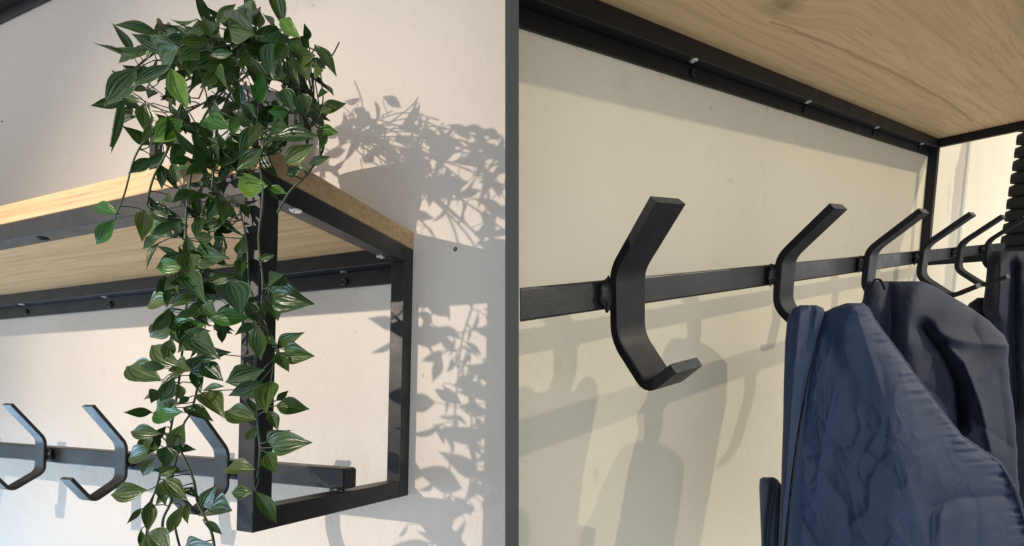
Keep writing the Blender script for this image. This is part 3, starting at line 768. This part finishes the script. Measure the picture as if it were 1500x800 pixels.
J1 = Thing('jacket', 'R', hookpt(1), 'blue nylon jacket on the second hook, nearest of the hanging jackets', 'jacket', 'jackets hanging from the right rack')
slit = [(455, 1207), (500, 1195), (560, 1183), (620, 1172), (680, 1163), (720, 1158), (830, 1148)]
sl = lambda y: interp(slit, y, 1)
rowsB = [(444, 1240, 1266), (450, 1222, 1270), (458, 1207, 1275), (470, 1204, 1281), (500, 1196, 1303), (520, 1191, 1318), (560, 1183, 1347), (600, 1176, 1377), (640, 1169, 1408), (662, 1166, 1440), (680, 1163, 1466), (700, 1161, 1479), (720, 1158, 1489), (760, 1154, 1502), (800, 1151, 1514), (850, 1146, 1526)]
diag = [(1252, 445), (1270, 458), (1303, 505), (1345, 570), (1377, 608), (1408, 648), (1440, 673), (1470, 697), (1490, 735), (1505, 790), (1525, 850)]
cloth(J1, 'body', rowsB, .690, NAVY, .10, 170, 190, folds=[
   ([(1268, 470), (1310, 560), (1330, 640)], 26, -.006), ([(1210, 500), (1260, 620), (1270, 720)], 20, .005),
   ([(1212, 500), (1252, 497), (1296, 494)], -7, .0022), ([(1256, 600), (1262, 630), (1250, 660)], -7, -.0035), ([(1180, 668), (1246, 650), (1282, 672)], -9, .0042),
   ([(1276, 700), (1273, 750), (1248, 768)], -9, -.0045), ([(1165, 745), (1190, 790), (1215, 850)], -8, .005), ([(1200, 690), (1240, 740), (1246, 800)], -12, .005),
   ([(1365, 850), (1367, 745), (1400, 730), (1475, 726)], -9, .008), ([(1376, 850), (1378, 760)], -6, -.005), ([(1430, 735), (1434, 850)], -8, .006), ([(1290, 530), (1302, 600), (1288, 690)], -8, .003),
   ([(1318, 540), (1345, 620), (1350, 700)], -9, -.0035), ([(1225, 560), (1206, 640), (1196, 720)], -10, -.0035), ([(1300, 760), (1330, 800), (1340, 850)], -10, -.004)],
   plane=(.0, -.03), amp=.0062, freq=.013, seed=3.3, round_=.02, ridge=([(1250, 440), (1300, 600), (1372, 850)], .018, 1.9), edge_wob=1.0, pucker=(diag, 14, .0050))
rowsC = [(447, 1172, 1196), (451, 1163, 1206), (458, 1158, 1208), (470, 1153, 1204), (500, 1150, 1195), (560, 1148, 1181), (620, 1147, 1170), (680, 1145, 1161), (720, 1144, 1156), (790, 1141, 1149), (850, 1137, 1143)]
cloth(J1, 'collar', rowsC, .700, NAVY, .03, 30, 90, folds=[([(1172, 460), (1160, 600), (1152, 720)], 6, -.006), ([(1190, 455), (1178, 560), (1164, 660)], 4, .005)], amp=.003, freq=.03, seed=8.1, round_=.012)
cloth(J1, 'lining', [(456, 1190, 1240), (500, 1182, 1225), (560, 1172, 1210), (640, 1158, 1195), (720, 1148, 1180), (850, 1138, 1165)], .80, LINING, .02, 12, 30, amp=.002, seed=4)
cloth(J1, 'sleeve', [(699, 1117, 1133), (702, 1113, 1139), (712, 1112, 1146), (740, 1113, 1151), (790, 1115, 1156), (850, 1116, 1160)], .83, SLATE, .05, 30, 50, folds=[([(1135, 705), (1126, 760), (1122, 830)], 4, .012)], amp=.003, freq=.04, seed=6, round_=.02)
# puckered seam along the right side
edge = [(r[2]-1.5, r[0]) for r in rowsB if 450 <= r[0] <= 850]
pts = []
for a, b_ in zip(edge, edge[1:]):
    for t in range(8):
        px = a[0]+(b_[0]-a[0])*t/8; py = a[1]+(b_[1]-a[1])*t/8
        pts.append((px, py))
ed = [at_depth('R', .690-.03*(py-600)/400+.018*min(1.6, seg_d(px, py, [(1250, 440), (1300, 600), (1372, 850)])[0]/100*1.9)+.002*noise.noise(Vector((py*.15, 0, 3))), px-2+.5*noise.noise(Vector((py*.05, 2, 0))), py) for px, py in pts]
J1.part('seam', tube(bmesh.new(), ed, [.0042+.0012*noise.noise(Vector((i*.9, 7, 1))) for i in range(len(ed))], 8), NAVY, None, True)
J1.part('hanger_loop', tube(bmesh.new(), spline([at_depth('R', .715, 1168, 462), at_depth('R', .705, 1176, 452), at_depth('R', .705, 1190, 455), at_depth('R', .715, 1196, 468)], 6), .0025, 6), LINING, None, True)

bm = bmesh.new()
for t in range(7):
    a = (1163+t*4.4, 756+t*6.2); tube(bm, [at_depth('R', .668, a[0], a[1]), at_depth('R', .668, a[0]+2.2, a[1]+3.4)], .0005, 5)
J1.part('stitching', bm, LINING, None)
J2 = Thing('jacket', 'R', hookpt(2), 'dark navy jacket with a hood crease, hanging behind the blue one on the third hook', 'jacket', 'jackets hanging from the right rack')
rows2 = [(412, 1272, 1350), (418, 1268, 1366), (428, 1266, 1384), (440, 1264, 1404), (455, 1258, 1428), (470, 1252, 1448), (490, 1245, 1470), (506, 1240, 1478), (540, 1236, 1477), (570, 1234, 1480), (600, 1232, 1486), (650, 1230, 1489), (740, 1228, 1494), (850, 1226, 1499)]
cloth(J2, 'body', rows2, .930, DARK, .12, 150, 150, folds=[
   ([(1302, 420), (1304, 470), (1300, 540)], 9, .014), ([(1346, 414), (1335, 450), (1330, 500)], 20, -.020), ([(1352, 480), (1382, 520), (1400, 560), (1405, 625)], 10, .062), ([(1352, 478), (1384, 492), (1412, 500), (1474, 506)], -10, -.020),
   ([(1384, 510), (1412, 530), (1436, 590), (1452, 660)], -14, -.034), ([(1360, 508), (1384, 500), (1404, 514)], -8, .012), ([(1355, 565), (1390, 590), (1440, 625), (1482, 655)], -4, .010), ([(1330, 500), (1350, 560), (1360, 620)], 16, -.012),
   ([(1428, 440), (1424, 480), (1436, 500)], -9, .012), ([(1478, 515), (1450, 540), (1438, 552)], -8, -.016), ([(1462, 545), (1470, 600), (1476, 660)], -10, .012)],
   plane=(.05, -.04), amp=.007, freq=.015, seed=12.4, round_=.045, edge_wob=1.5)
J2.part('hanger_loop', tube(bmesh.new(), spline([at_depth('R', .905, 1276, 424), at_depth('R', .90, 1281, 411), at_depth('R', .90, 1290, 411), at_depth('R', .905, 1296, 424)], 6), .0022, 6), LINING, None, True)
J3 = Thing('jacket', 'R', hookpt(5), 'near black navy garment on the far hook at the right edge', 'jacket', 'jackets hanging from the right rack')
rows3 = [(368, 1452, 1540), (378, 1448, 1542), (390, 1446, 1543), (400, 1445, 1540), (430, 1442, 1545), (455, 1438, 1550), (475, 1450, 1550), (520, 1462, 1560), (600, 1474, 1570), (700, 1482, 1580), (850, 1486, 1590)]
cloth(J3, 'body', rows3, 1.62, INK, .16, 50, 80, folds=[([(1484, 390), (1482, 480), (1490, 600)], 8, .03), ([(1465, 390), (1462, 460)], 6, -.02)], amp=.015, freq=.03, seed=22, round_=.05)
cloth(J3, 'sleeve', [(436, 1432, 1446), (444, 1420, 1450), (456, 1412, 1456), (480, 1412, 1462), (560, 1414, 1468)], 1.66, LINING, .06, 20, 30, amp=.006, seed=15, round_=.03)

# black quilted coat on the wall beyond the end of the rack
QC = Thing('quilted_coat', 'R', (.95, .1, -.3), 'black horizontally quilted coat on the wall past the end of the right rack', 'coat')
zc = at = None
bm = bmesh.new(); prev = None; nrib = 22
xq = .62
for i in range(nrib):
    ztop = .80-i*.054
    c0 = on('R', 0, xq, 1477-i*.55, 300).y
    y_a, y_b = c0, c0+.42
    ring = []
    n = 14
    for j in range(n+1):
        y = y_a+(y_b-y_a)*j/n
        sec = []
        for t in range(10):
            an = 2*math.pi*t/10
            rr_ = .033*(1-.15*abs(noise.noise(Vector((i*3.1, j*.9, 0)))))*(1 if 0 < j < n else .7)
            sec.append(bm.verts.new((xq+.06+math.cos(an)*rr_*.9, y, ztop-.027+math.sin(an)*rr_)))
        ring.append(sec)
    for a, b_ in zip(ring, ring[1:]):
        for t in range(10): bm.faces.new((a[t], a[(t+1) % 10], b_[(t+1) % 10], b_[t]))
    bm.faces.new(ring[0]); bm.faces.new(ring[-1][::-1])
QC.part('quilting', bm, COALC, None, True)
